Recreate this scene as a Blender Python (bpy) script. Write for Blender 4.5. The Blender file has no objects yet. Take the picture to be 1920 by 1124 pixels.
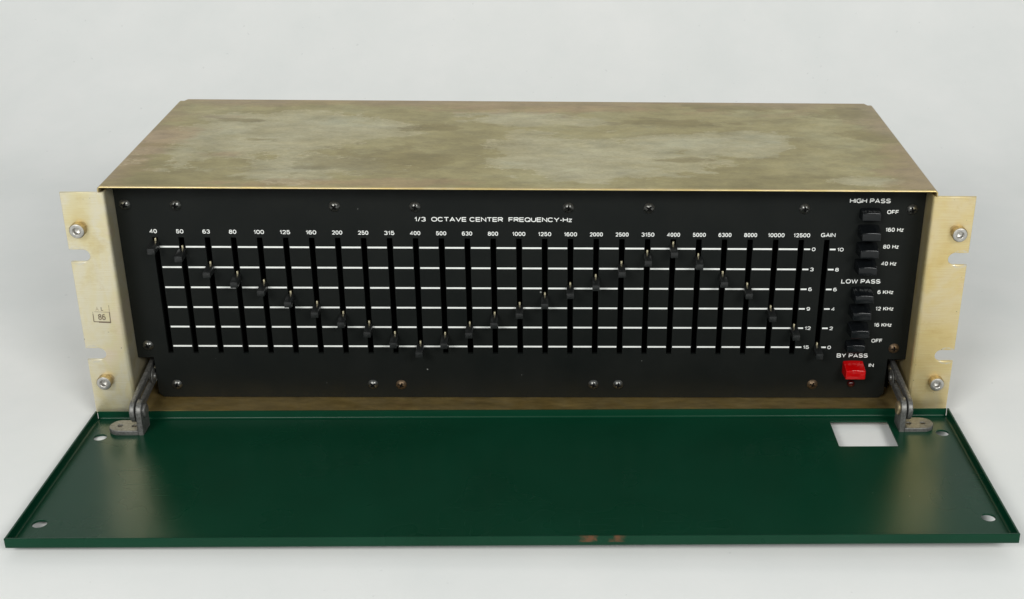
import bpy, bmesh, math, random
from mathutils import Matrix, Vector

# ------------------------------------------------------------------ camera, world, lamps, exposure
scene = bpy.context.scene
S = 0.001                      # everything below is measured in millimetres
BASE = 3.45                    # underside of the tray to the paper, mm
col = scene.collection

cam_data = bpy.data.cameras.new('camera')
cam = bpy.data.objects.new('camera', cam_data); col.objects.link(cam)
cam_data.sensor_fit = 'HORIZONTAL'; cam_data.sensor_width = 36.0
cam_data.lens = 2483.06 / 1920 * 36.0
cam_data.shift_x = -(1111.33 - 960) / 1920
cam_data.shift_y = (634.96 - 562) / 1920
cam_data.clip_start = 0.01; cam_data.clip_end = 50
R = ((0.99969783, 0.02446639, -0.00237515), (-0.02101742, 0.90086469, 0.4335909), (0.01274809, -0.43340997, 0.9011067))
m = Matrix.Identity(4)
for i in range(3):
    m[i][0] = R[i][0]; m[i][1] = R[i][2]; m[i][2] = -R[i][1]
m[0][3], m[1][3], m[2][3] = 20.4345 * S, -661.2202 * S, (366.0123 + BASE) * S
cam.matrix_world = m
scene.camera = cam

world = bpy.data.worlds.new('World'); scene.world = world
world.use_nodes = True
bg = world.node_tree.nodes['Background']
bg.inputs[0].default_value = (0.91, 0.98, 1.0, 1); bg.inputs[1].default_value = 0.25

def area(name, loc, target, size, power, colour=(1, 1.0, 0.965), size_y=None):
    d = bpy.data.lights.new(name, 'AREA'); d.energy = power; d.color = colour
    d.shape = 'RECTANGLE'; d.size = size; d.size_y = size_y or size
    o = bpy.data.objects.new(name, d); col.objects.link(o)
    o.location = loc
    o.rotation_euler = (Vector(target) - Vector(loc)).to_track_quat('-Z', 'Y').to_euler()
    return o
area('softbox_lamp', (-0.66, -1.30, 0.95), (0, 0.45, 0.15), 0.60, 15.3, size_y=0.42)
area('softbox_lamp', (0.72, -1.30, 0.95), (0, 0.45, 0.15), 0.60, 15.3, size_y=0.42)

scene.view_settings.view_transform = 'Standard'
scene.view_settings.look = 'None'
scene.view_settings.exposure = 0.0
scene.view_settings.gamma = 1.0

# ------------------------------------------------------------------ material helpers
def new_mat(name):
    mt = bpy.data.materials.new(name); mt.use_nodes = True
    nt = mt.node_tree
    return mt, nt, nt.nodes['Principled BSDF']
def node(nt, kind, **kw):
    n = nt.nodes.new(kind)
    for k, v in kw.items():
        if k.startswith('i_'):
            key = k[2:]; key = int(key) if key.isdigit() else key.replace('_', ' ')
            n.inputs[key].default_value = v
        else: setattr(n, k, v)
    return n
def coords(nt, scale=(1, 1, 1), loc=(0, 0, 0)):
    tc = node(nt, 'ShaderNodeTexCoord'); mp = node(nt, 'ShaderNodeMapping')
    mp.inputs['Scale'].default_value = scale; mp.inputs['Location'].default_value = loc
    nt.links.new(tc.outputs['Object'], mp.inputs[0]); return mp.outputs[0]
def noise(nt, vec, scale, detail=5, rough=0.6, dist=0.0):
    n = node(nt, 'ShaderNodeTexNoise'); n.inputs['Scale'].default_value = scale
    n.inputs['Detail'].default_value = detail; n.inputs['Roughness'].default_value = rough
    n.inputs['Distortion'].default_value = dist
    nt.links.new(vec, n.inputs['Vector']); return n.outputs['Fac']
def ramp(nt, fac, stops):
    r = node(nt, 'ShaderNodeValToRGB'); e = r.color_ramp.elements
    while len(e) > 1: e.remove(e[-1])
    for i, (p, c) in enumerate(stops):
        if i == 0: e[0].position = p; el = e[0]
        else: el = e.new(p)
        el.color = (c, c, c, 1) if isinstance(c, (int, float)) else (*c, 1)
    nt.links.new(fac, r.inputs[0]); return r.outputs[0]
def mix(nt, fac, a, b, mode='MIX'):
    n = node(nt, 'ShaderNodeMix', data_type='RGBA', blend_type=mode)
    for sock, v in ((n.inputs[0], fac), (n.inputs[6], a), (n.inputs[7], b)):
        if isinstance(v, (int, float)): sock.default_value = v
        elif isinstance(v, tuple): sock.default_value = (*v, 1)
        else: nt.links.new(v, sock)
    return n.outputs[2]
def mth(nt, op, a, b=None, c=None):
    n = node(nt, 'ShaderNodeMath', operation=op)
    for i, v in enumerate((a, b, c)):
        if v is None: continue
        if isinstance(v, (int, float)): n.inputs[i].default_value = v
        else: nt.links.new(v, n.inputs[i])
    return n.outputs[0]
def bump(nt, bsdf, h, strength, dist=0.0002):
    b = node(nt, 'ShaderNodeBump'); b.inputs['Strength'].default_value = strength; b.inputs['Distance'].default_value = dist
    nt.links.new(h, b.inputs['Height']); nt.links.new(b.outputs[0], bsdf.inputs['Normal'])
def sep(nt, vec):
    n = node(nt, 'ShaderNodeSeparateXYZ'); nt.links.new(vec, n.inputs[0]); return n.outputs

def simple(name, colour, rough, metal=0.0, var=0.0, scale=300, spec=0.5):
    mt, nt, b = new_mat(name)
    b.inputs['Metallic'].default_value = metal; b.inputs['Specular IOR Level'].default_value = spec
    v = coords(nt); f = noise(nt, v, scale)
    dark = tuple(c * (1 - var) for c in colour); light = tuple(min(1, c * (1 + var)) for c in colour)
    nt.links.new(ramp(nt, f, [(0.3, dark), (0.7, light)]), b.inputs['Base Color'])
    nt.links.new(ramp(nt, f, [(0.3, max(0, rough - 0.06)), (0.7, min(1, rough + 0.06))]), b.inputs['Roughness'])
    return mt

def mat_paper():
    mt, nt, b = new_mat('white_paper'); v = coords(nt)
    f = noise(nt, v, 14, 6, 0.6)
    c = ramp(nt, f, [(0.3, (0.80, 0.81, 0.80)), (0.7, (0.85, 0.85, 0.84))])
    sp = noise(nt, v, 210, 2, 0.4)
    c = mix(nt, ramp(nt, sp, [(0.745, 0.0), (0.78, 0.3)]), c, (0.55, 0.55, 0.55))
    nt.links.new(c, b.inputs['Base Color']); b.inputs['Roughness'].default_value = 0.85
    b.inputs['Specular IOR Level'].default_value = 0.2
    bump(nt, b, noise(nt, v, 420, 4), 0.15, 0.0003)
    return mt

def mat_top():          # tarnished yellow passivated steel of the cover
    mt, nt, b = new_mat('tarnished_cover')
    v = coords(nt); xyz = sep(nt, v)
    def cloud(scale, loc, sx=1.0, sy=1.5, detail=12, rough=0.68, dist=0.15):
        return noise(nt, coords(nt, (sx, sy, 1), loc), scale, detail, rough, dist)
    ragged = mth(nt, 'SUBTRACT', cloud(16, (1.7, 0.3, 0), sy=1.7), 0.5)
    ragged2 = mth(nt, 'SUBTRACT', cloud(34, (4.7, 2.3, 0), sy=1.9), 0.5)
    def patch(cx, cy, rx, ry, rag, amp):      # one stain with a ragged rim: 1 inside, below 0 outside
        dx = mth(nt, 'DIVIDE', mth(nt, 'SUBTRACT', xyz[0], cx * S), rx * S)
        dy = mth(nt, 'DIVIDE', mth(nt, 'SUBTRACT', xyz[1], cy * S), ry * S)
        d = mth(nt, 'SQRT', mth(nt, 'ADD', mth(nt, 'MULTIPLY', dx, dx), mth(nt, 'MULTIPLY', dy, dy)))
        return mth(nt, 'ADD', mth(nt, 'SUBTRACT', 1.0, d), mth(nt, 'MULTIPLY', rag, amp))
    def union(lst):
        o = lst[0]
        for q in lst[1:]: o = mth(nt, 'MAXIMUM', o, q)
        return o
    # olive film
    c = ramp(nt, cloud(9, (0.35, 0.2, 0)), [(0.36, (0.300, 0.252, 0.112)), (0.47, (0.362, 0.308, 0.146)), (0.55, (0.408, 0.352, 0.178)), (0.64, (0.445, 0.400, 0.222))])
    # paler zinc where the film has gone
    pale = union([patch(-158, 78, 62, 52, ragged, 4.2), patch(-128, 112, 52, 34, ragged, 4.2), patch(-120, 36, 50, 26, ragged, 4.2),
                  patch(42, 62, 70, 36, ragged, 4.2), patch(96, 78, 62, 34, ragged, 4.2), patch(40, 24, 42, 14, ragged2, 4.6), patch(0, 130, 46, 16, ragged2, 4.6), patch(186, 15, 26, 9, ragged2, 3.0)])
    c = mix(nt, ramp(nt, pale, [(-0.02, 0.0), (0.06, 0.38), (0.30, 0.62), (0.75, 0.88)]), c, ramp(nt, cloud(20, (6.2, 3.4, 0)), [(0.40, (0.500, 0.448, 0.285)), (0.55, (0.540, 0.500, 0.340)), (0.66, (0.520, 0.500, 0.355))]))
    # brown rim, strongest at the back and the left
    ex = mth(nt, 'DIVIDE', mth(nt, 'ABSOLUTE', mth(nt, 'ADD', xyz[0], 0.004)), 0.2206)
    ey = mth(nt, 'ABSOLUTE', mth(nt, 'DIVIDE', mth(nt, 'SUBTRACT', xyz[1], 0.072), 0.092))
    e = mth(nt, 'MAXIMUM', mth(nt, 'POWER', ex, 6.0), mth(nt, 'POWER', ey, 4.5))
    e = mth(nt, 'ADD', e, mth(nt, 'MULTIPLY', ragged, 2.4))
    c = mix(nt, ramp(nt, e, [(0.52, 0.0), (0.62, 0.35), (0.95, 0.75)]), c, (0.335, 0.225, 0.105))
    # single dark stains
    dark = union([patch(-53, 109, 20, 8, ragged2, 5.0), patch(198, 143, 26, 13, ragged2, 5.0), patch(95, 124, 34, 10, ragged2, 5.0), patch(214, 97, 20, 14, ragged2, 5.0),
                  patch(-152, 84, 10, 4, ragged2, 5.0), patch(-168, 122, 14, 5, ragged2, 5.0), patch(90, 52, 22, 5, ragged2, 5.0), patch(130, 156, 34, 8, ragged2, 5.0), patch(-84, 47, 46, 30, ragged, 4.5)])
    c = mix(nt, ramp(nt, dark, [(0.02, 0.0), (0.14, 0.42), (0.6, 0.70)]), c, (0.262, 0.212, 0.088))
    blush = union([patch(-168, 56, 22, 9, ragged, 4.2), patch(-84, 8, 60, 9, ragged2, 4.5), patch(-208, 80, 16, 40, ragged, 4.2), patch(20, 150, 90, 10, ragged2, 4.5)])
    c = mix(nt, ramp(nt, blush, [(0.0, 0.0), (0.5, 0.5)]), c, (0.430, 0.290, 0.165))
    # white oxide flakes along the borders of the pale fields
    st = noise(nt, coords(nt, (1, 2.2, 1)), 260, 8, 0.8)
    band = ramp(nt, pale, [(-0.35, 0.0), (-0.08, 1.0), (0.12, 1.0), (0.35, 0.0)])
    gate = mth(nt, 'MULTIPLY', band, ramp(nt, cloud(22, (2.2, 8.4, 0), sy=1.2), [(0.45, 0.0), (0.53, 1.0)]))
    fl = mth(nt, 'MULTIPLY', ramp(nt, st, [(0.52, 0.0), (0.58, 1.0)]), gate)
    c = mix(nt, mth(nt, 'MULTIPLY', fl, 0.75), c, (0.70, 0.63, 0.45))
    pit = noise(nt, coords(nt, (1, 2.2, 1), (5, 5, 0)), 330, 6, 0.78)
    c = mix(nt, mth(nt, 'MULTIPLY', ramp(nt, pit, [(0.57, 0.0), (0.68, 0.6)]), ramp(nt, pale, [(-0.2, 0.35), (0.1, 1.0)])), c, (0.27, 0.22, 0.11))
    sc = noise(nt, coords(nt, (0.22, 7, 1), (0.3, 0.9, 0)), 110, 2, 0.5)
    c = mix(nt, ramp(nt, sc, [(0.70, 0.0), (0.73, 0.5)]), c, (0.20, 0.17, 0.09))
    mott = cloud(46, (3.3, 7.1, 0), sy=2.0, rough=0.75)
    c = mix(nt, 0.75, c, ramp(nt, mott, [(0.34, 0.36), (0.5, 0.5), (0.66, 0.63)]), 'OVERLAY')
    fine = noise(nt, coords(nt, (1, 5, 3)), 420, 4, 0.75)
    c = mix(nt, 0.5, c, ramp(nt, fine, [(0.3, 0.35), (0.7, 0.65)]), 'OVERLAY')
    nt.links.new(c, b.inputs['Base Color'])
    b.inputs['Metallic'].default_value = 0.62
    r = mix(nt, ramp(nt, e, [(0.5, 0.0), (1.0, 1.0)]), (0.50,) * 3, (0.36,) * 3)
    r = mix(nt, fl, r, (0.75,) * 3)
    nt.links.new(r, b.inputs['Roughness'])
    bump(nt, b, mth(nt, 'ADD', fl, mth(nt, 'MULTIPLY', fine, 0.5)), 0.22, 0.00015)
    return mt

def mat_gold(name, base, rough, wash=True, metal=0.75):   # brushed yellow chromate steel
    mt, nt, b = new_mat(name); v = coords(nt)
    br = noise(nt, coords(nt, (0.35, 1, 26)), 170, 4, 0.75)
    cl = noise(nt, coords(nt, (1.2, 1, 0.8)), 28, 4, 0.6, 0.6)
    pale = tuple(min(1, c * f) for c, f in zip(base, (1.01, 1.04, 1.22)))
    pinkc = tuple(min(1, c * f) for c, f in zip(base, (1.02, 0.985, 1.14)))
    deep = tuple(c * f for c, f in zip(base, (0.96, 0.91, 0.76)))
    c = ramp(nt, cl, [(0.30, deep), (0.45, base), (0.55, pale), (0.62, base), (0.70, pinkc)])
    c = mix(nt, 0.8, c, ramp(nt, br, [(0.3, 0.36), (0.7, 0.64)]), 'OVERLAY')
    grime = noise(nt, coords(nt, (1, 1, 1.6), (3, 1, 2)), 46, 9, 0.72)
    c = mix(nt, ramp(nt, grime, [(0.54, 0.0), (0.68, 0.45)]), c, tuple(q * f for q, f in zip(base, (0.78, 0.68, 0.48))))
    if wash:               # bare rings where rack washers rubbed, grey nicks along the outer edge
        xyz = sep(nt, v)
        ax = mth(nt, 'ABSOLUTE', xyz[0])
        for zc in (96.0, 37.5):
            dx = mth(nt, 'SUBTRACT', ax, 0.2372); dz = mth(nt, 'SUBTRACT', xyz[2], zc * S)
            d = mth(nt, 'SQRT', mth(nt, 'ADD', mth(nt, 'MULTIPLY', dx, dx), mth(nt, 'MULTIPLY', dz, dz)))
            ring = mth(nt, 'LESS_THAN', mth(nt, 'ABSOLUTE', mth(nt, 'SUBTRACT', d, 0.0049)), 0.0005)
            ring = mth(nt, 'MULTIPLY', ring, ramp(nt, noise(nt, v, 420, 5, 0.8), [(0.42, 0.0), (0.60, 0.8)]))
            c = mix(nt, ring, c, (0.66, 0.64, 0.58))
        for bz, bx in ((111.3, 0.2325), (21.0, 0.2316)):      # brown halo around each spacer, centred slightly above and inward
            dx = mth(nt, 'SUBTRACT', ax, bx); dz = mth(nt, 'SUBTRACT', xyz[2], (bz + 1.2) * S)
            d = mth(nt, 'SQRT', mth(nt, 'ADD', mth(nt, 'MULTIPLY', dx, dx), mth(nt, 'MULTIPLY', dz, dz)))
            g = mth(nt, 'ADD', mth(nt, 'MULTIPLY', d, -150), mth(nt, 'MULTIPLY', noise(nt, v, 120, 4), 0.8))
            c = mix(nt, ramp(nt, g, [(-0.75, 0.0), (-0.25, 0.6)]), c, (0.36, 0.26, 0.12))
        edge = mth(nt, 'ADD', mth(nt, 'MULTIPLY', mth(nt, 'SUBTRACT', ax, 0.2384), 320), noise(nt, v, 330, 4, 0.7))
        c = mix(nt, ramp(nt, edge, [(1.02, 0.0), (1.14, 0.75)]), c, (0.38, 0.36, 0.31))
        nick = noise(nt, coords(nt, (1, 1, 1), (0.4, 0, 0.9)), 520, 2, 0.5)
        c = mix(nt, ramp(nt, nick, [(0.745, 0.0), (0.77, 0.7)]), c, (0.12, 0.10, 0.07))
    nt.links.new(c, b.inputs['Base Color'])
    b.inputs['Metallic'].default_value = metal
    nt.links.new(ramp(nt, br, [(0.3, rough - 0.08), (0.7, rough + 0.08)]), b.inputs['Roughness'])
    bump(nt, b, br, 0.12, 0.0001)
    return mt

def mat_panel():
    mt, nt, b = new_mat('black_panel_paint'); v = coords(nt)
    f = noise(nt, v, 40, 4)
    c = ramp(nt, f, [(0.3, (0.0042, 0.0056, 0.0052)), (0.7, (0.0066, 0.0078, 0.0070))])
    dust = noise(nt, v, 260, 1, 0.4)
    c = mix(nt, ramp(nt, dust, [(0.825, 0.0), (0.845, 0.6)]), c, (0.35, 0.36, 0.34))
    nt.links.new(c, b.inputs['Base Color'])
    nt.links.new(ramp(nt, noise(nt, coords(nt, (1, 1, 0.7)), 26, 8, 0.7), [(0.35, 0.44), (0.65, 0.62)]), b.inputs['Roughness'])
    b.inputs['Specular IOR Level'].default_value = 0.18
    bump(nt, b, noise(nt, v, 1800, 2), 0.10, 0.00005)
    return mt

def mat_green():
    mt, nt, b = new_mat('green_enamel'); v = coords(nt); xyz = sep(nt, v)
    f = noise(nt, v, 16, 4)
    c = ramp(nt, f, [(0.3, (0.0012, 0.031, 0.0138)), (0.7, (0.0020, 0.039, 0.0185))])
    # rubbed bare metal along the upper edge of the rim
    top = mth(nt, 'ADD', mth(nt, 'MULTIPLY', mth(nt, 'ADD', xyz[2], 0.0009), 900), noise(nt, coords(nt, (1, 1, 3)), 170, 5, 0.75))
    c = mix(nt, ramp(nt, top, [(1.04, 0.0), (1.30, 0.45)]), c, (0.36, 0.42, 0.37))
    # chips down to red primer on the front rim
    front = mth(nt, 'LESS_THAN', xyz[1], -0.1312)
    for xc, w in ((35.6, 7.6), (49.0, 6.0)):
        g = mth(nt, 'SUBTRACT', 1.0, mth(nt, 'DIVIDE', mth(nt, 'ABSOLUTE', mth(nt, 'SUBTRACT', xyz[0], xc * S)), w * S))
        g = mth(nt, 'ADD', g, mth(nt, 'MULTIPLY', mth(nt, 'SUBTRACT', noise(nt, v, 230, 4, 0.7), 0.5), 2.4))
        g = mth(nt, 'MULTIPLY', ramp(nt, g, [(0.42, 0.0), (1.05, 0.75)]), front)
        g = mth(nt, 'MULTIPLY', g, mth(nt, 'GREATER_THAN', xyz[2], -0.0033))
        c = mix(nt, g, c, (0.135, 0.055, 0.027))
    ch = noise(nt, v, 230, 1, 0.4)
    c = mix(nt, ramp(nt, ch, [(0.835, 0.0), (0.85, 0.8)]), c, (0.5, 0.5, 0.45))
    nt.links.new(c, b.inputs['Base Color'])
    scr = noise(nt, coords(nt, (0.12, 3.0, 1), (0.2, 0.1, 0)), 260, 3, 0.6)
    scr2 = noise(nt, coords(nt, (2.4, 0.16, 1), (1.2, 4.1, 0)), 300, 3, 0.6)
    scuff = mth(nt, 'MAXIMUM', ramp(nt, scr, [(0.66, 0.0), (0.72, 1.0)]), ramp(nt, scr2, [(0.69, 0.0), (0.74, 1.0)]))
    rr = mth(nt, 'ADD', ramp(nt, noise(nt, v, 14, 3, 0.5), [(0.3, 0.25), (0.7, 0.32)]), mth(nt, 'MULTIPLY', scuff, 0.10))
    nt.links.new(rr, b.inputs['Roughness'])
    b.inputs['Specular IOR Level'].default_value = 0.20
    bump(nt, b, noise(nt, v, 900, 3), 0.05, 0.00005)
    return mt

MAT = dict(
    paper=mat_paper(), top=mat_top(), panel=mat_panel(), green=mat_green(),
    ear=mat_gold('brushed_yellow_steel', (0.755, 0.675, 0.435), 0.40),
    ear_warm=mat_gold('brushed_deep_yellow_steel', (0.73, 0.595, 0.31), 0.40),
    lip=mat_gold('worn_gold_edge', (0.62, 0.49, 0.23), 0.42, wash=False, metal=0.8),
    tray=mat_gold('dull_yellow_steel', (0.42, 0.30, 0.11), 0.42, wash=False, metal=0.8),
    bolt_side=mat_gold('yellow_spacer', (0.40, 0.31, 0.16), 0.5, wash=False, metal=0.8),
    zinc=simple('dull_zinc', (0.52, 0.505, 0.475), 0.42, 0.9, 0.18, 420),
    cast=simple('cast_hinge_metal', (0.17, 0.168, 0.160), 0.46, 0.6, 0.4, 650),
    print=simple('white_print', (0.82, 0.83, 0.81), 0.55, 0, 0.07, 160),
    ink=simple('brown_stamp_ink', (0.16, 0.12, 0.075), 0.6, 0, 0.45, 600),
    ink_faint=simple('faded_stamp_ink', (0.40, 0.33, 0.21), 0.55, 0, 0.3, 700),
    inside=simple('recess_shade_black', (0.004, 0.004, 0.004), 0.9, 0, 0.1, 100, 0.1),  # near-black for the shade behind the slots and in screw crosses
    knob=simple('black_knob_plastic', (0.0115, 0.0125, 0.0125), 0.36, 0, 0.15, 400, 0.45),
    button=simple('black_button_plastic', (0.0055, 0.0065, 0.0075), 0.13, 0, 0.12, 300, 0.32),
    red=simple('red_button_plastic', (0.44, 0.0012, 0.002), 0.16, 0, 0.08, 220, 0.45),
    led=simple('dark_red_lens', (0.035, 0.0015, 0.002), 0.12, 0, 0.1, 300),
    brass=simple('bright_lever_metal', (0.62, 0.56, 0.38), 0.38, 0.8, 0.15, 600),
    screw=simple('blackened_screw', (0.13, 0.13, 0.124), 0.30, 0.9, 0.4, 900),
    rivet=simple('dark_rivet', (0.035, 0.028, 0.02), 0.5, 0.5, 0.3, 700),
    rust=simple('rusted_screw', (0.125, 0.085, 0.052), 0.42, 0.75, 0.55, 900),
)

# ------------------------------------------------------------------ mesh helpers (mm in, metres out)
def finish(name, bm, mat, parent=None, loc=(0, 0, 0), smooth=False):
    bmesh.ops.scale(bm, vec=(S, S, S), verts=bm.verts)
    me = bpy.data.meshes.new(name); bm.to_mesh(me); bm.free()
    return link(name, me, mat, parent, loc, smooth)
def link(name, me, mat, parent=None, loc=(0, 0, 0), smooth=False):
    if mat is not None and not me.materials: me.materials.append(mat)
    if smooth:
        me.polygons.foreach_set('use_smooth', [True] * len(me.polygons))
        try: me.set_sharp_from_angle(angle=math.radians(38))
        except Exception: pass
    o = bpy.data.objects.new(name, me); col.objects.link(o)
    o.parent = parent; o.location = [c * S for c in loc]
    return o
def box(bm, x0, x1, y0, y1, z0, z1, bev=0.0, seg=2):
    r = bmesh.ops.create_cube(bm, size=1.0)
    vs = r['verts']
    for v in vs:
        v.co = Vector((x0 + (v.co.x + .5) * (x1 - x0), y0 + (v.co.y + .5) * (y1 - y0), z0 + (v.co.z + .5) * (z1 - z0)))
    if bev:
        es = list({e for v in vs for e in v.link_edges})
        bmesh.ops.bevel(bm, geom=es, offset=bev, segments=seg, profile=0.5, affect='EDGES')
def lathe(bm, prof, n=32, axis=(0, -1, 0), at=(0, 0, 0)):
    """profile [(radius, height)] turned about an axis; heights run along the axis"""
    q = Vector((0, 0, 1)).rotation_difference(Vector(axis))
    rings = []
    for r, h in prof:
        if r <= 1e-6: rings.append([bm.verts.new(q @ Vector((0, 0, h)) + Vector(at))])
        else: rings.append([bm.verts.new(q @ Vector((r * math.cos(2 * math.pi * k / n), r * math.sin(2 * math.pi * k / n), h)) + Vector(at)) for k in range(n)])
    for a, b in zip(rings, rings[1:]):
        for k in range(n):
            k2 = (k + 1) % n
            if len(a) == 1 and len(b) == 1: continue
            if len(a) == 1: bm.faces.new((a[0], b[k], b[k2]))
            elif len(b) == 1: bm.faces.new((a[k], b[0], a[k2]))
            else: bm.faces.new((a[k], b[k], b[k2], a[k2]))
def plate_mesh(loops, thick, bev=0.0, res=2):
    """flat sheet in its own XY plane with holes, thickness centred on z = 0 (returns a mesh in mm)"""
    cu = bpy.data.curves.new('sheet', 'CURVE'); cu.dimensions = '2D'; cu.fill_mode = 'BOTH'
    for lp in loops:
        sp = cu.splines.new('POLY'); sp.points.add(len(lp) - 1); sp.use_cyclic_u = True
        for p, (x, y) in zip(sp.points, lp): p.co = (x, y, 0, 1)
    cu.extrude = thick / 2 - bev; cu.bevel_depth = bev; cu.bevel_resolution = res; cu.offset = -bev
    ob = bpy.data.objects.new('sheet', cu); col.objects.link(ob)
    dg = bpy.context.evaluated_depsgraph_get()
    me = bpy.data.meshes.new_from_object(ob.evaluated_get(dg))
    bpy.data.objects.remove(ob); bpy.data.curves.remove(cu)
    me.materials.clear()
    return me
XZ = Matrix(((1, 0, 0, 0), (0, 0, -1, 0), (0, 1, 0, 0), (0, 0, 0, 1)))      # sheet (x, y) -> world (x, z), facing -y
YZ = Matrix(((0, 0, 1, 0), (1, 0, 0, 0), (0, 1, 0, 0), (0, 0, 0, 1)))       # sheet (x, y) -> world (y, z)
def rect(x0, x1, y0, y1): return [(x0, y0), (x1, y0), (x1, y1), (x0, y1)]
def rrect(x0, x1, y0, y1, r, n=5):
    out = []
    for cx, cy, a in ((x1 - r, y0 + r, -90), (x1 - r, y1 - r, 0), (x0 + r, y1 - r, 90), (x0 + r, y0 + r, 180)):
        for k in range(n + 1):
            t = math.radians(a + 90 * k / n); out.append((cx + r * math.cos(t), cy + r * math.sin(t)))
    return out
def circle(cx, cy, r, n=32): return [(cx + r * math.cos(2 * math.pi * k / n), cy + r * math.sin(2 * math.pi * k / n)) for k in range(n)]
def sheet(name, loops, thick, place, mat, parent, bev=0.0, loc=(0, 0, 0), smooth=True):
    me = plate_mesh(loops, thick, bev)
    me.transform(Matrix.Scale(S, 4) @ place)
    if place.determinant() < 0: me.flip_normals()
    return link(name, me, mat, parent, loc, smooth)
# a wide grotesque drawn with strokes: glyph = (width, strokes) in a box one cap height tall
def arc(cx, cy, rx, ry, a0, a1, n=14, p=2.35):
    out = []
    for k in range(n + 1):
        t = math.radians(a0 + (a1 - a0) * k / n); c, s_ = math.cos(t), math.sin(t)
        out.append((cx + rx * math.copysign(abs(c) ** (2 / p), c), cy + ry * math.copysign(abs(s_) ** (2 / p), s_)))
    return out
RING = arc(.5, .5, .5, .5, 0, 360, 28)
PB = [(0, .47), (.62, .47)] + arc(.62, .735, .36, .265, -90, 90, 8) + [(.62, 1), (0, 1)]
GLYPH = {
 '0': (.86, [RING]), 'O': (1.12, [RING]), '1': (.40, [[(0, .74), (.55, .84), (.8, 1), (.8, 0)]]),
 '2': (.82, [arc(.5, .69, .47, .31, 170, -28, 12) + [(.04, .0), (1, 0)]]),
 '3': (.84, [arc(.5, .755, .45, .245, 165, -90, 12), arc(.5, .255, .5, .255, 90, -165, 12)]),
 '4': (.88, [[(.74, 0), (.74, 1), (.0, .27), (1, .27)]]),
 '5': (.84, [[(.92, 1), (.14, 1), (.05, .47)] + arc(.5, .31, .5, .31, 132, -165, 14)]),
 '6': (.85, [arc(.5, .31, .5, .31, 0, 360, 22), arc(.52, .5, .52, .5, 48, 190, 12)]),
 '8': (.86, [arc(.5, .765, .43, .235, 0, 360, 20), arc(.5, .265, .5, .265, 0, 360, 22)]),
 '9': (.85, [arc(.5, .69, .5, .31, 0, 360, 22), arc(.48, .5, .52, .5, 228, 370, 12)]),
 'A': (1.05, [[(0, 0), (.5, 1), (1, 0)], [(.2, .3), (.8, .3)]]),
 'B': (.95, [[(0, 0), (0, 1), (.6, 1)] + arc(.6, .765, .34, .235, 90, -90, 8) + [(0, .53)], [(.6, .53)] + arc(.62, .265, .38, .265, 90, -90, 8) + [(0, 0)]]),
 'C': (1.05, [arc(.5, .5, .5, .5, 38, 322, 22)]),
 'E': (.88, [[(1, 1), (0, 1), (0, 0), (1, 0)], [(0, .5), (.92, .5)]]),
 'F': (.84, [[(1, 1), (0, 1), (0, 0)], [(0, .48), (.9, .48)]]),
 'G': (1.1, [arc(.5, .5, .5, .5, 38, 330, 22), [(.56, .44), (1, .44), (1, 0)]]),
 'H': (.95, [[(0, 0), (0, 1)], [(1, 0), (1, 1)], [(0, .5), (1, .5)]]),
 'I': (.0, [[(0, 0), (0, 1)]]),
 'K': (.98, [[(0, 0), (0, 1)], [(.98, 1), (0, .36)], [(.36, .58), (1, 0)]]),
 'L': (.82, [[(0, 1), (0, 0), (1, 0)]]), 'N': (.98, [[(0, 0), (0, 1), (1, 0), (1, 1)]]),
 'P': (.92, [[(0, 0)] + PB[::-1][:1] + PB[::-1][1:]]), 'Q': (1.12, [RING, [(.6, .26), (1.0, -.04)]]),
 'R': (.96, [[(0, 0)] + PB[::-1], [(.58, .45), (1, 0)]]),
 'S': (.98, [arc(.5, .75, .46, .25, 22, 270, 12) + arc(.5, .25, .5, .25, 90, -158, 12)]),
 'T': (.98, [[(0, 1), (1, 1)], [(.5, 1), (.5, 0)]]),
 'U': (.95, [[(0, 1)] + arc(.5, .4, .5, .4, 180, 360, 14) + [(1, 1)]]),
 'V': (1.05, [[(0, 1), (.5, 0), (1, 1)]]), 'W': (1.5, [[(0, 1), (.25, 0), (.5, 1), (.75, 0), (1, 1)]]),
 'Y': (1.05, [[(0, 1), (.5, .46), (1, 1)], [(.5, .46), (.5, 0)]]),
 'z': (.62, [[(0, .7), (1, .7), (0, 0), (1, 0)]]), '/': (.45, [[(0, -.04), (1, 1.04)]]), '-': (.34, [[(0, .38), (1, .38)]]), ' ': (.26, []),
}
def ribbon(bm, pts, t, y):
    n = len(pts); closed = n > 3 and (pts[0] - pts[-1]).length < 1e-4
    if closed: pts = pts[:-1]; n -= 1
    L, Rr = [], []
    for k in range(n):
        a = pts[k - 1] if (k or closed) else None; c = pts[(k + 1) % n] if (k < n - 1 or closed) else None
        d1 = (pts[k] - a).normalized() if a is not None else None; d2 = (c - pts[k]).normalized() if c is not None else None
        if d1 is None: d1 = d2
        if d2 is None: d2 = d1
        n1 = Vector((-d1.y, d1.x)); n2 = Vector((-d2.y, d2.x)); mm = n1 + n2
        if mm.length < 0.35: mm = n1
        mm.normalize(); l = min(t / 2 / max(0.3, mm.dot(n1)), t * 0.95)
        p, q = pts[k] + mm * l, pts[k] - mm * l
        L.append(bm.verts.new((p.x, y, p.y))); Rr.append(bm.verts.new((q.x, y, q.y)))
    for k in range(n if closed else n - 1):
        j = (k + 1) % n; bm.faces.new((Rr[k], Rr[j], L[j], L[k]))
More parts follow.
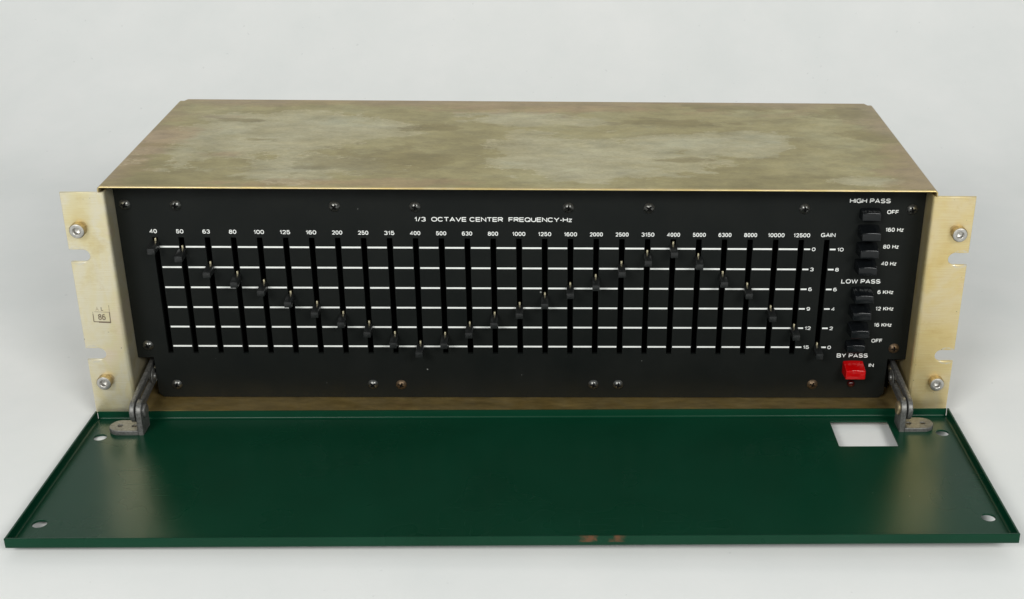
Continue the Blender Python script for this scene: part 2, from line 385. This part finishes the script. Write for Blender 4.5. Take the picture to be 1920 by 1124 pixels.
def text_mesh(body, w, h, weight):
    t = weight * h; gap = 0.11 * h + t
    nat = sum(GLYPH[c][0] for c in body); adv = gap * (len(body) - 1) + t
    k = (w - adv) / (nat * (h - t))                 # widen every glyph alike to reach the printed width
    if k < 0.55: gap *= 0.8; k = (w - gap * (len(body) - 1) - t) / (nat * (h - t))
    bm = bmesh.new(); x = -w / 2 + t / 2; lay = 0
    for c in body:
        gw, st = GLYPH[c]; gw *= k * (h - t)
        for s_ in st:
            if c == 'I': s_ = [(0, 0), (0, 1)]
            ribbon(bm, [Vector((x + px * gw, -h / 2 + t / 2 + py * (h - t))) for px, py in s_], t, -0.004 * (lay % 3)); lay += 1
        x += gw + gap
    bmesh.ops.scale(bm, vec=(S, S, S), verts=bm.verts)
    me = bpy.data.meshes.new('lettering'); bm.to_mesh(me); bm.free(); return me
def letter(name, body, x, y, z, w, h, parent, mat='print', bold=0.2, rot=0.0):
    o = link(name, text_mesh(body, w, h, bold), MAT[mat], parent, (x, y, z))
    o.rotation_euler[1] = rot
    return o
def copy_of(src, parent, loc):
    c = src.copy(); col.objects.link(c); c.parent = parent; c.location = [v * S for v in loc]
    for ch in src.children:
        d = ch.copy(); col.objects.link(d); d.parent = c
    return c

# ------------------------------------------------------------------ the setting: one white paper sweep
bm = bmesh.new()
prof = [(-900, 0), (-500, 0), (-250, 0), (0, 0), (250, 0), (400, 0)]
rad = 320
for k in range(1, 19):
    t = math.radians(90 * k / 18); prof.append((400 + rad * math.sin(t), rad - rad * math.cos(t)))
prof += [(400 + rad, rad + 400), (400 + rad, rad + 1100)]
rows = [[bm.verts.new((x, y, z)) for x in (-1800, -900, 0, 900, 1800)] for y, z in prof]
for a, b in zip(rows, rows[1:]):
    for k in range(4): bm.faces.new((a[k], a[k + 1], b[k + 1], b[k]))
bmesh.ops.recalc_face_normals(bm, faces=bm.faces)
for f in bm.faces: pass
paper = finish('paper_backdrop', bm, MAT['paper'], smooth=True)
paper['kind'] = 'structure'

# ------------------------------------------------------------------ the equalizer
root = bpy.data.objects.new('graphic_equalizer', None); col.objects.link(root)
root.location = (0, 0, BASE * S); root.empty_display_size = 0.1
root['label'] = 'rack-mount graphic equalizer with black slider panel, tarnished gold case and opened green front cover'
root['category'] = 'equalizer'

WC, ZT, YB = 221.0, 134.95, 164.5
YP = 16.66                      # front face of the black panel

# cover: U-shaped sheet with rounded shoulders, sides start behind the ears
def shell_profile(r=1.8, t=0.9, zlow=0.0, n=5):
    out = [(-WC, zlow)]
    for k in range(n + 1):
        a = math.radians(180 - 90 * k / n); out.append((-WC + r + r * math.cos(a), ZT - r + r * math.sin(a)))
    for k in range(n + 1):
        a = math.radians(90 - 90 * k / n); out.append((WC - r + r * math.cos(a), ZT - r + r * math.sin(a)))
    out.append((WC, zlow)); out.append((WC - t, zlow)); ri = r - t
    for k in range(n + 1):
        a = math.radians(90 * k / n); out.append((WC - r + ri * math.cos(a), ZT - r + ri * math.sin(a)))
    for k in range(n + 1):
        a = math.radians(90 + 90 * k / n); out.append((-WC + r + ri * math.cos(a), ZT - r + ri * math.sin(a)))
    out.append((-WC + t, zlow))
    return out
cover = sheet('top_cover', [shell_profile()], YB - 2.0, XZ, MAT['top'], root, bev=0.0)
for v in cover.data.vertices: v.co.y += (2.0 + YB) / 2 * S
cover.location.x = -0.5 * S
cover['label'] = 'stained and tarnished metal top cover'
lip = sheet('front_lip', [shell_profile(zlow=131.9)], 2.0, XZ, MAT['lip'], cover, bev=0.4)
for v in lip.data.vertices: v.co.y += 1.0 * S
bm = bmesh.new()
vs = [bm.verts.new((x, y, ZT - 0.02 - z)) for z in (0, 1.2) for x, y in ((-217.6, YB - 0.3), (217.6, YB - 0.3), (215.9, YB + 4.0), (-215.9, YB + 4.0))]
bm.faces.new(vs[0:4]); bm.faces.new(vs[7:3:-1])
for k in range(4): bm.faces.new((vs[k], vs[k + 4], vs[(k + 1) % 4 + 4], vs[(k + 1) % 4]))
bmesh.ops.recalc_face_normals(bm, faces=bm.faces)
finish('rear_tab', bm, MAT['top'], cover)

# tray that carries everything: bottom, inner sides, back
bm = bmesh.new()
box(bm, -218.0, 218.0, 0.7, YB - 1.8, -BASE + 0.02, 1.6, 0.4)
box(bm, -218.0, 218.0, YB - 3.5, YB - 1.9, 1.61, 132.9, 0.2)
finish('chassis_tray', bm, MAT['tray'], root)
bm = bmesh.new(); box(bm, -214, 214, YP + 12.0, YP + 13, 2.5, 130)
finish('slot_shade_plate', bm, MAT['inside'], root)  # added black plate that makes the fader slots look dark

# mounting ears: L-shaped brackets with open rack slots
ZE = 131.6
def slot_notch(zc, xi=230.6, hh=3.45, n=8):
    pts = [(241.3, zc + hh)]; xc = xi + hh
    for k in range(n + 1):
        a = math.radians(90 + 180 * k / n); pts.append((xc + hh * math.cos(a), zc + hh * math.sin(a)))
    pts.append((241.3, zc - hh)); return pts
ear_loop = [(220.4, 0.0), (220.4, ZE), (241.3, ZE)] + slot_notch(96.0) + slot_notch(37.5) + [(241.3, 0.0)]
ears = {}
for s in (-1, 1):
    lp = [(s * x, z) for x, z in ear_loop]
    if s > 0: lp = lp[::-1]
    e = sheet('mounting_ear', [lp], 1.8, XZ, MAT['ear'] if s < 0 else MAT['ear_warm'], root, bev=0.35)
    for v in e.data.vertices: v.co.y += 1.2 * S
    e['label'] = 'brushed yellow steel ear with stamped inspection mark' if s < 0 else 'brushed yellow steel ear without stamp'
    bend = [(221.2, 0.28)] + [(220.4 - 2.2 * math.sin(math.radians(a)), 2.48 - 2.2 * math.cos(math.radians(a))) for a in range(0, 91, 10)]
    bend += [(219.2, YP + 0.4), (219.3, 60.0), (219.95, 60.0), (219.95, YP), (219.2, 2.9), (220.2, 2.0), (221.2, 2.0)]
    w = sheet('ear_side_wall', [[(s * x, y) for x, y in bend]], ZE - 0.04, Matrix.Identity(4), MAT['ear'] if s < 0 else MAT['ear_warm'], e)
    for v in w.data.vertices: v.co.z += (ZE / 2) * S
    for zc, bx in ((111.3, 234.1), (21.0, 233.1)):
        bm = bmesh.new()      # spacer sleeve with hex socket bore
        lathe(bm, [(4.1, 0), (4.1, 3.4), (3.75, 3.8)], 36)
        sp = finish('spacer', bm, MAT['bolt_side'], e, (s * bx, 0.3, zc), True)
        bm = bmesh.new()
        lathe(bm, [(3.75, 3.8), (3.45, 3.95), (2.2, 3.95), (1.95, 3.75), (1.75, 1.6), (0.6, 1.0), (0, 0.9)], 36)
        finish('socket_head', bm, MAT['zinc'], e, (s * bx, 0.3, zc), True)
    ears[s] = e
# ink stamp on the stamped ear
def strips(name, segs, y, mat, parent, loc, rot):
    bm = bmesh.new()
    for (xa, za, xb, zb, w) in segs:
        d = Vector((xb - xa, 0, zb - za)).normalized(); nrm = Vector((-d.z, 0, d.x)) * w / 2
        a = Vector((xa, 0, za)); b = Vector((xb, 0, zb))
        bm.faces.new([bm.verts.new(p) for p in (a - nrm, b - nrm, b + nrm, a + nrm)])
    o = finish(name, bm, mat, parent, loc); o.rotation_euler[1] = rot; return o
SX, SZ, SR = -229.7, 60.0, math.radians(2.2)
strips('stamp_frame', [(-4.6, -2.95, -1.8, -2.98, 0.5), (-1.8, -3.05, 4.75, -3.05, 0.9), (4.5, -2.6, 4.5, 3.1, 0.5), (-4.45, -2.7, -4.5, 1.6, 0.48)], 0, MAT['ink'], ears[-1], (SX, 0.24, SZ), SR)
strips('stamp_frame', [(-3.6, 3.0, 4.5, 3.0, 0.38), (4.5, 3.0, 4.5, 7.4, 0.3), (-4.5, 1.6, -4.5, 3.0, 0.3)], 0, MAT['ink_faint'], ears[-1], (SX, 0.24, SZ), SR)
letter('stamp_number', '86', SX + 0.1, 0.24, SZ + 0.0, 4.0, 3.6, ears[-1], 'ink', 0.16, SR)
letter('stamp_letter', 'L', SX + 0.9, 0.24, SZ + 4.9, 1.3, 2.3, ears[-1], 'ink', 0.16, SR)
letter('stamp_letter', 'A', SX - 1.8, 0.24, SZ + 4.9, 1.7, 2.3, ears[-1], 'ink_faint', 0.12, SR)

# ------------------------------------------------------------------ front panel with its slots
X0, PITCH, NCOL = -200.16, 14.1287, 27
colx = [X0 + PITCH * i for i in range(NCOL)]
SLT, SLB, SLW = 100.4, 30.0, 3.0
outline = [(-219.1, 27.4), (-210.2, 27.4), (-210.2, 4.8), (-207.4, 2.0), (205.8, 2.0), (208.7, 4.8), (208.7, 27.0), (219.1, 27.0), (219.1, 133.2), (-219.1, 133.2)]
holes = [rect(x - SLW / 2, x + SLW / 2, SLB, SLT) for x in colx]
panel = sheet('front_panel', [outline] + holes, 2.0, XZ, MAT['panel'], root, smooth=False)
for v in panel.data.vertices: v.co.y += (YP + 1.0) * S
panel['label'] = 'matte black front panel with white printed scales'
YT = YP - 0.06

freqs = ['40', '50', '63', '80', '100', '125', '160', '200', '250', '315', '400', '500', '630', '800', '1000', '1250', '1600', '2000',
         '2500', '3150', '4000', '5000', '6300', '8000', '10000', '12500']
W = {2: 4.0, 3: 5.6, 4: 7.1, 5: 9.1}
for i, t in enumerate(freqs):
    letter('frequency_number', t, colx[i] - max(0, 0.5 - 0.15 * i), YT, 103.9 - 0.05 * min(i, 16), W[len(t)], 2.35, panel, bold=0.172)
letter('panel_word', 'GAIN', 167.6, YT, 103.3, 8.0, 2.35, panel, bold=0.165)
letter('panel_title', '1/3  OCTAVE CENTER  FREQUENCY-Hz', -16.1, YT, 111.5, 85.5, 2.6, panel, bold=0.172)
ZL0, DZ = 94.85, 12.04
for j in range(6):
    z = ZL0 - DZ * j
    bm = bmesh.new()
    for i in range(NCOL - 2):
        a, b = colx[i] + SLW / 2 + 0.4, colx[i + 1] - SLW / 2 - 0.3
        h = 0.48
        bm.faces.new([bm.verts.new(p) for p in ((a, 0, z - h), (b, 0, z - h), (b, 0, z + h), (a, 0, z + h))])
    a, b = 154.9, 158.3
    bm.faces.new([bm.verts.new(p) for p in ((a, 0, z - .44), (b, 0, z - .44), (b, 0, z + .44), (a, 0, z + .44))])
    a, b = 169.2, 172.4
    bm.faces.new([bm.verts.new(p) for p in ((a, 0, z - .5), (b, 0, z - .5), (b, 0, z + .4), (a, 0, z + .4))])
    finish('scale_line', bm, MAT['print'], panel, (0, YT, 0))
    n1 = ('0', '3', '6', '9', '12', '15')[j]; n2 = ('10', '8', '6', '4', '2', '0')[j]
    letter('scale_number', n1, 159.25 + (1.0 if len(n1) == 1 else 1.7), YT, z, 2.0 if len(n1) == 1 else 3.4, 2.15, panel, bold=0.172)
    letter('scale_number', n2, 173.3 + (1.0 if len(n2) == 1 else 1.8), YT, z - 0.1, 2.0 if len(n2) == 1 else 3.5, 2.15, panel, bold=0.172)
for t, x, z, w, h in (('HIGH PASS', 188.8, 123.3, 22.3, 2.6), ('LOW PASS', 188.4, 75.7, 22.0, 2.6), ('BY PASS', 188.1, 29.4, 17.9, 2.6)):
    letter('panel_heading', t, x, YT, z, w, h, panel, bold=0.172)
for t, x, z, w in (('OFF', 201.9, 116.9, 6.4), ('160 Hz', 203.9, 106.6, 9.9), ('80 Hz', 203.0, 96.6, 8.6), ('40 Hz', 202.9, 86.5, 8.4),
                   ('6 KHz', 202.9, 69.2, 8.9), ('12 KHz', 203.5, 59.0, 10.1), ('16 KHz', 203.6, 48.9, 10.1), ('OFF', 201.3, 38.9, 6.3), ('IN', 199.7, 23.2, 2.9)):
    letter('button_caption', t, x, YT, z, w, 2.3, panel, bold=0.172)

# ------------------------------------------------------------------ sliders
zpin = [99.2, 94.9, 85.6, 79.8, 74.9, 68.1, 61.9, 55.8, 49.9, 43.3, 37.4, 43.0, 49.5, 55.7, 61.6, 67.6, 73.8, 78.7, 86.7, 93.3, 98.4, 91.4, 80.9, 74.0, 60.1, 48.6, 36.9]
bm = bmesh.new()
box(bm, -2.0, 2.0, -10.2, -0.35, -5.1, -1.75, 0.28, 2)
box(bm, -1.0, 1.0, -0.5, 8.0, -4.6, -2.6)
for v in bm.verts:                     # the top slopes down towards the finger end
    if v.co.z > -2.3: v.co.z += 0.95 * (v.co.y + 10.2) / 10
fader = finish('fader_knob', bm, MAT['knob'], root, (colx[0], YP, zpin[0]), True)
bm = bmesh.new(); box(bm, -0.5, 0.5, -0.1, 1.3, -4.5, 0.55, 0.25, 3)
finish('fader_lever', bm, MAT['brass'], fader, smooth=True)
for i in range(1, NCOL): copy_of(fader, root, (colx[i], YP, zpin[i]))

# ------------------------------------------------------------------ push buttons
def button_mesh(wb, wf, hb, hf, L):
    bm = bmesh.new(); n = 10
    def ring(y, w, h, arch, ztop):
        top = [Vector((-w / 2 + w * k / n, y, ztop + arch * (1 - (2 * k / n - 1) ** 2))) for k in range(n + 1)]
        return [bm.verts.new(p) for p in top] + [bm.verts.new((w / 2, y, ztop - h)), bm.verts.new((-w / 2, y, ztop - h))]
    a = ring(1.6, wb, hb, 0.3, 1.4); b = ring(-L, wf, hf, 0.55, -0.35)
    N = len(a)
    for k in range(N): bm.faces.new((a[k], b[k], b[(k + 1) % N], a[(k + 1) % N]))
    bm.faces.new(b[::-1]); bm.faces.new(a)
    bmesh.ops.recalc_face_normals(bm, faces=bm.faces)
    es = [e for e in bm.edges if len(e.link_faces) == 2 and e.calc_face_angle() > math.radians(35) and not all(v.co.y > 0 for v in e.verts)]
    bmesh.ops.bevel(bm, geom=es, offset=0.6, segments=4, profile=0.5, affect='EDGES')
    return bm
btn = None
for x, z, pressed in ((189.2, 118.4, True), (189.3, 108.25, False), (189.3, 98.1, False), (189.3, 88.1, False),
                      (189.2, 71.1, False), (188.9, 60.7, False), (189.0, 49.6, False), (188.6, 38.6, True)):
    yo = 4.0 if pressed else 0.0
    if btn is None: btn = first = finish('push_button', button_mesh(11.6, 10.5, 7.0, 4.5, 10.0), MAT['button'], root, (x, YP + yo, z), True)
    else: first = copy_of(btn, root, (x, YP + yo, z))
rb = finish('push_button', button_mesh(11.7, 11.3, 8.0, 5.4, 10.0), MAT['red'], root, (188.9, YP, 24.6), True)
rb['label'] = 'red bypass push button'
bm = bmesh.new()
lathe(bm, [(2.1, -0.5), (2.1, 0.8)] + [(2.1 * math.cos(math.radians(a)), 0.8 + 1.7 * math.sin(math.radians(a))) for a in range(10, 90, 10)] + [(0, 2.5)], 28)
finish('indicator_lamp', bm, MAT['led'], root, (188.9, YP, 11.6), True)['label'] = 'small dark red indicator lamp'

# ------------------------------------------------------------------ panel screws: domed heads with cross recess
def screw_mesh(name, mat, r=3.05, h=1.7):
    bm = bmesh.new(); n = 56; rr = [0, .12, .22, .30, .38, .46, .52, .58, .66, .76, .86, .94, 1.0]
    rings = []; deep = set()
    for q in rr:
        z = h * (1 - q ** 2.3) + 0.15
        row = []
        for k in (range(n) if q else [0]):
            a = 2 * math.pi * k / n; x, y = r * q * math.cos(a), r * q * math.sin(a)
            arm = (abs(x) < 0.42 and abs(y) < 0.56 * r) or (abs(y) < 0.42 and abs(x) < 0.56 * r)
            row.append(bm.verts.new((x, -(z - (1.25 - q * 0.6 if arm else 0)), y)))
            if arm: deep.add(row[-1])
        rings.append(row)
    rings.append([bm.verts.new((r * math.cos(2 * math.pi * k / n), 0.4, r * math.sin(2 * math.pi * k / n))) for k in range(n)])
    for a, b in zip(rings, rings[1:]):
        for k in range(n):
            k2 = (k + 1) % n
            if len(a) == 1: bm.faces.new((a[0], b[k2], b[k]))
            else: bm.faces.new((a[k], a[k2], b[k2], b[k]))
    bmesh.ops.recalc_face_normals(bm, faces=bm.faces)
    bmesh.ops.scale(bm, vec=(S, S, S), verts=bm.verts)
    for f in bm.faces:
        f.material_index = 1 if all(v in deep for v in f.verts) else 0  # recess faces coloured black for the shade inside the cross
    me = bpy.data.meshes.new(name); bm.to_mesh(me); bm.free(); me.materials.append(mat); me.materials.append(MAT['inside']); return me
sm, sr = screw_mesh('panel_screw', MAT['screw']), screw_mesh('rusty_screw', MAT['rust'])
rng = random.Random(4)
for x, z, rusty in ((-213.8, 119, 0), (-186.8, 118.8, 0), (-101.7, 118.5, 0), (-58.3, 118.5, 0), (24.7, 118.5, 0), (68.5, 118.4, 0), (153.4, 118.5, 0), (212.3, 118.3, 0),
                    (-212.4, 34.9, 0), (-199.2, 10.0, 0), (-87.2, 10.2, 0), (-71.0, 10.1, 1), (39.6, 10.3, 0), (53.9, 10.3, 0), (166.6, 10.7, 1), (211.6, 34.0, 1)):
    o = link('panel_screw', sr if rusty else sm, None, root, (x, YP - 0.05, z), True)
    o.rotation_euler[1] = rng.uniform(0, 1.57)
    if rusty: o['label'] = 'rust-brown panel screw'

# ------------------------------------------------------------------ hinges
def stadium(ax, az, bx, bz, r, n=10):
    d = math.atan2(bz - az, bx - ax); out = []
    for k in range(n + 1):
        t = d + math.pi / 2 + math.pi * k / n; out.append((ax + r * math.cos(t), az + r * math.sin(t)))
    for k in range(n + 1):
        t = d - math.pi / 2 + math.pi * k / n; out.append((bx + r * math.cos(t), bz + r * math.sin(t)))
    return out
def hinge(s, dy, dz, far):
    h = bpy.data.objects.new('cover_hinge', None); col.objects.link(h); h.parent = root
    py, pz = -15.9 + dy, 11.0 + dz
    # foot: rounded tongue lying on the cover
    y0, y1 = -22.2 + dy, -9.6 + dy
    r = (y1 - y0) / 2
    lp = [(s * 211.7, y0), (s * 211.7, y1)]
    c = [(s * (222.6 + r * math.sin(math.radians(a))), (y0 + y1) / 2 + r * math.cos(math.radians(a))) for a in range(0, 181, 15)]
    lp += c
    hl = [circle(s * 223.0, -16.2 + dy, 1.25, 16), circle(s * 215.0, -16.4 + dy, 1.25, 16)]
    foot = sheet('hinge_foot', [lp] + hl, 3.0, Matrix.Identity(4), MAT['cast'], h, bev=0.4)
    for v in foot.data.vertices: v.co.z += (-1.6 + dz + 1.5) * S
    for hx in (223.0, 215.0):
        bm = bmesh.new(); lathe(bm, [(1.24, 0), (1.24, 1.4), (0.9, 1.7), (0, 1.7)], 16, (0, 0, 1), (s * hx, -16.3 + dy, -0.5 + dz))
        finish('foot_rivet', bm, MAT['rivet'], h, smooth=True)
    up = [(y0, -1.55 + dz)] + [(py + 6.3 * math.cos(math.radians(a)), pz + 6.3 * math.sin(math.radians(a))) for a in range(180, -1, -15)] + [(y1, -1.55 + dz)]
    u = sheet('hinge_upright', [up], 3.0, YZ, MAT['cast'], h, bev=0.45)
    for v in u.data.vertices: v.co.x += s * 210.15 * S
    # slotted arm into the case
    ay, az = far
    arm = stadium(py, pz, ay, az, 6.4)
    d = Vector((ay - py, az - pz)).normalized()
    q0 = Vector((py, pz)) + d * 10.5; q1 = Vector((ay, az)) - d * 2
    slot = stadium(q0.x, q0.y, q1.x, q1.y, 2.6)
    a = sheet('hinge_arm', [arm, slot[::-1]], 2.6, YZ, MAT['cast'], h, bev=0.45)
    for v in a.data.vertices: v.co.x += s * 213.75 * S
    bm = bmesh.new(); lathe(bm, [(3.9, 0), (3.9, 0.9), (3.3, 1.5), (0, 1.75)], 28, (-s, 0, 0), (s * 208.7, py, pz))
    finish('hinge_rivet', bm, MAT['cast'] if s < 0 else MAT['bolt_side'], h, smooth=True)
    mid = Vector((py, pz)) + d * 33
    bm = bmesh.new(); lathe(bm, [(1.6, -2.5), (1.6, 0.1), (4.6, 0.1), (4.6, 0.7), (2.0, 0.9), (1.7, 1.7), (0, 1.9)], 28, (-s, 0, 0), (s * 212.2, mid.x, mid.y))
    finish('slide_pivot', bm, MAT['cast'], h, smooth=True)
    return h
hinge(-1, 0.0, 0.0, (27.0, 16.8))
hinge(1, -2.6, 3.6, (27.0, 17.0))

# ------------------------------------------------------------------ fold-down green cover
HF, LEN, HW = 5.5, 131.9, 241.3
yaw, tilt, roll = -0.0073, 0.0276, 0.0093
# the cover's own axes: origin at the top of its rear rim, y towards the case, z up
ex = Vector((1, yaw, roll)).normalized(); ey = Vector((-yaw, 1, -tilt)); ey = (ey - ex * ey.dot(ex)).normalized(); ez = ex.cross(ey)
lid_m = Matrix((ex, ey, ez)).transposed().to_4x4(); lid_m.translation = Vector((0, -2.8, 4.55)) * S
lid_floor = [rrect(-HW + 0.5, HW - 0.5, -LEN + 0.5, -0.5, 0.5)]
inv = lid_m.inverted()
win = rrect(172.5, 205.0, -36.4, -7.0, 0.9)
lid_floor += [win] + [circle(x, y, 3.5) for x, y in ((-231.9, -22.9), (-232.6, -111.4), (232.6, -21.4), (232.9, -109.6))]
cover2 = sheet('front_cover', lid_floor, 1.0, Matrix.Translation((0, 0, -HF + 0.5)), MAT['green'], root, bev=0.15)
cover2.matrix_local = lid_m
cover2['label'] = 'dark green fold-down cover with window and low rim, lying open in front'
def rim(name, x0, x1, y0, y1, edges):
    bm = bmesh.new(); box(bm, x0, x1, y0, y1, -HF, 0.0)
    bm.edges.ensure_lookup_table()
    long = max(x1 - x0, y1 - y0); sel = [e for e in bm.edges if e.calc_length() > long * 0.9]
    if long == x1 - x0: low = [e for e in sel if all(v.co.z < -HF + .1 and abs(v.co.y - edges) < .05 for v in e.verts)]
    else: low = [e for e in sel if all(v.co.z < -HF + .1 and abs(v.co.x - edges) < .05 for v in e.verts)]
    hi = [e for e in sel if all(v.co.z > -.1 for v in e.verts)]
    ends = [e for e in bm.edges if abs(e.verts[0].co.z - e.verts[1].co.z) > 3]
    bmesh.ops.bevel(bm, geom=low, offset=0.95, segments=5, profile=0.5, affect='EDGES')
    hi = [e for e in bm.edges if e.calc_length() > long * 0.9 and all(v.co.z > -.1 for v in e.verts)]
    bmesh.ops.bevel(bm, geom=hi, offset=0.2, segments=2, profile=0.5, affect='EDGES')
    # soft inner bend between the rim and the floor
    rf = 1.1; zf = -HF + 1.0
    for k in range(6):
        q = []
        for t in (math.radians(90 * k / 6), math.radians(90 * (k + 1) / 6)):
            o_, h_ = rf - rf * math.sin(t), zf + rf - rf * math.cos(t)
            q.append((o_, h_))
        (oa, ha), (ob_, hb) = q
        if long == x1 - x0:
            yi, sg = (y1, 1) if abs(y0 - edges) < .05 else (y0, -1)
            P_ = [(x0 + 1.2, yi + sg * oa, ha), (x1 - 1.2, yi + sg * oa, ha), (x1 - 1.2, yi + sg * ob_, hb), (x0 + 1.2, yi + sg * ob_, hb)]
        else:
            xi, sg = (x1, 1) if abs(x0 - edges) < .05 else (x0, -1)
            P_ = [(xi + sg * oa, y0 + .2, ha), (xi + sg * oa, y1 - 1.2, ha), (xi + sg * ob_, y1 - 1.2, hb), (xi + sg * ob_, y0 + .2, hb)]
        f_ = bm.faces.new([bm.verts.new(p) for p in P_])
        f_.normal_update()
        if f_.normal.z < 0: f_.normal_flip()
    bmesh.ops.remove_doubles(bm, verts=bm.verts, dist=0.0005)
    return finish(name, bm, MAT['green'], cover2, smooth=True)
rim('cover_rim', -HW + 0.02, HW - 0.02, -LEN, -LEN + 1.02, -LEN)
rim('cover_rim', -HW + 1.6, HW - 1.6, -1.02, 0.0, 0.0)
rim('cover_rim', -HW, -HW + 1.02, -LEN + 1.05, -0.3, -HW)
rim('cover_rim', HW - 1.02, HW, -LEN + 1.05, -0.3, HW)

# ------------------------------------------------------------------ render settings
scene.render.engine = 'CYCLES'
scene.render.resolution_x = 1024; scene.render.resolution_y = 599
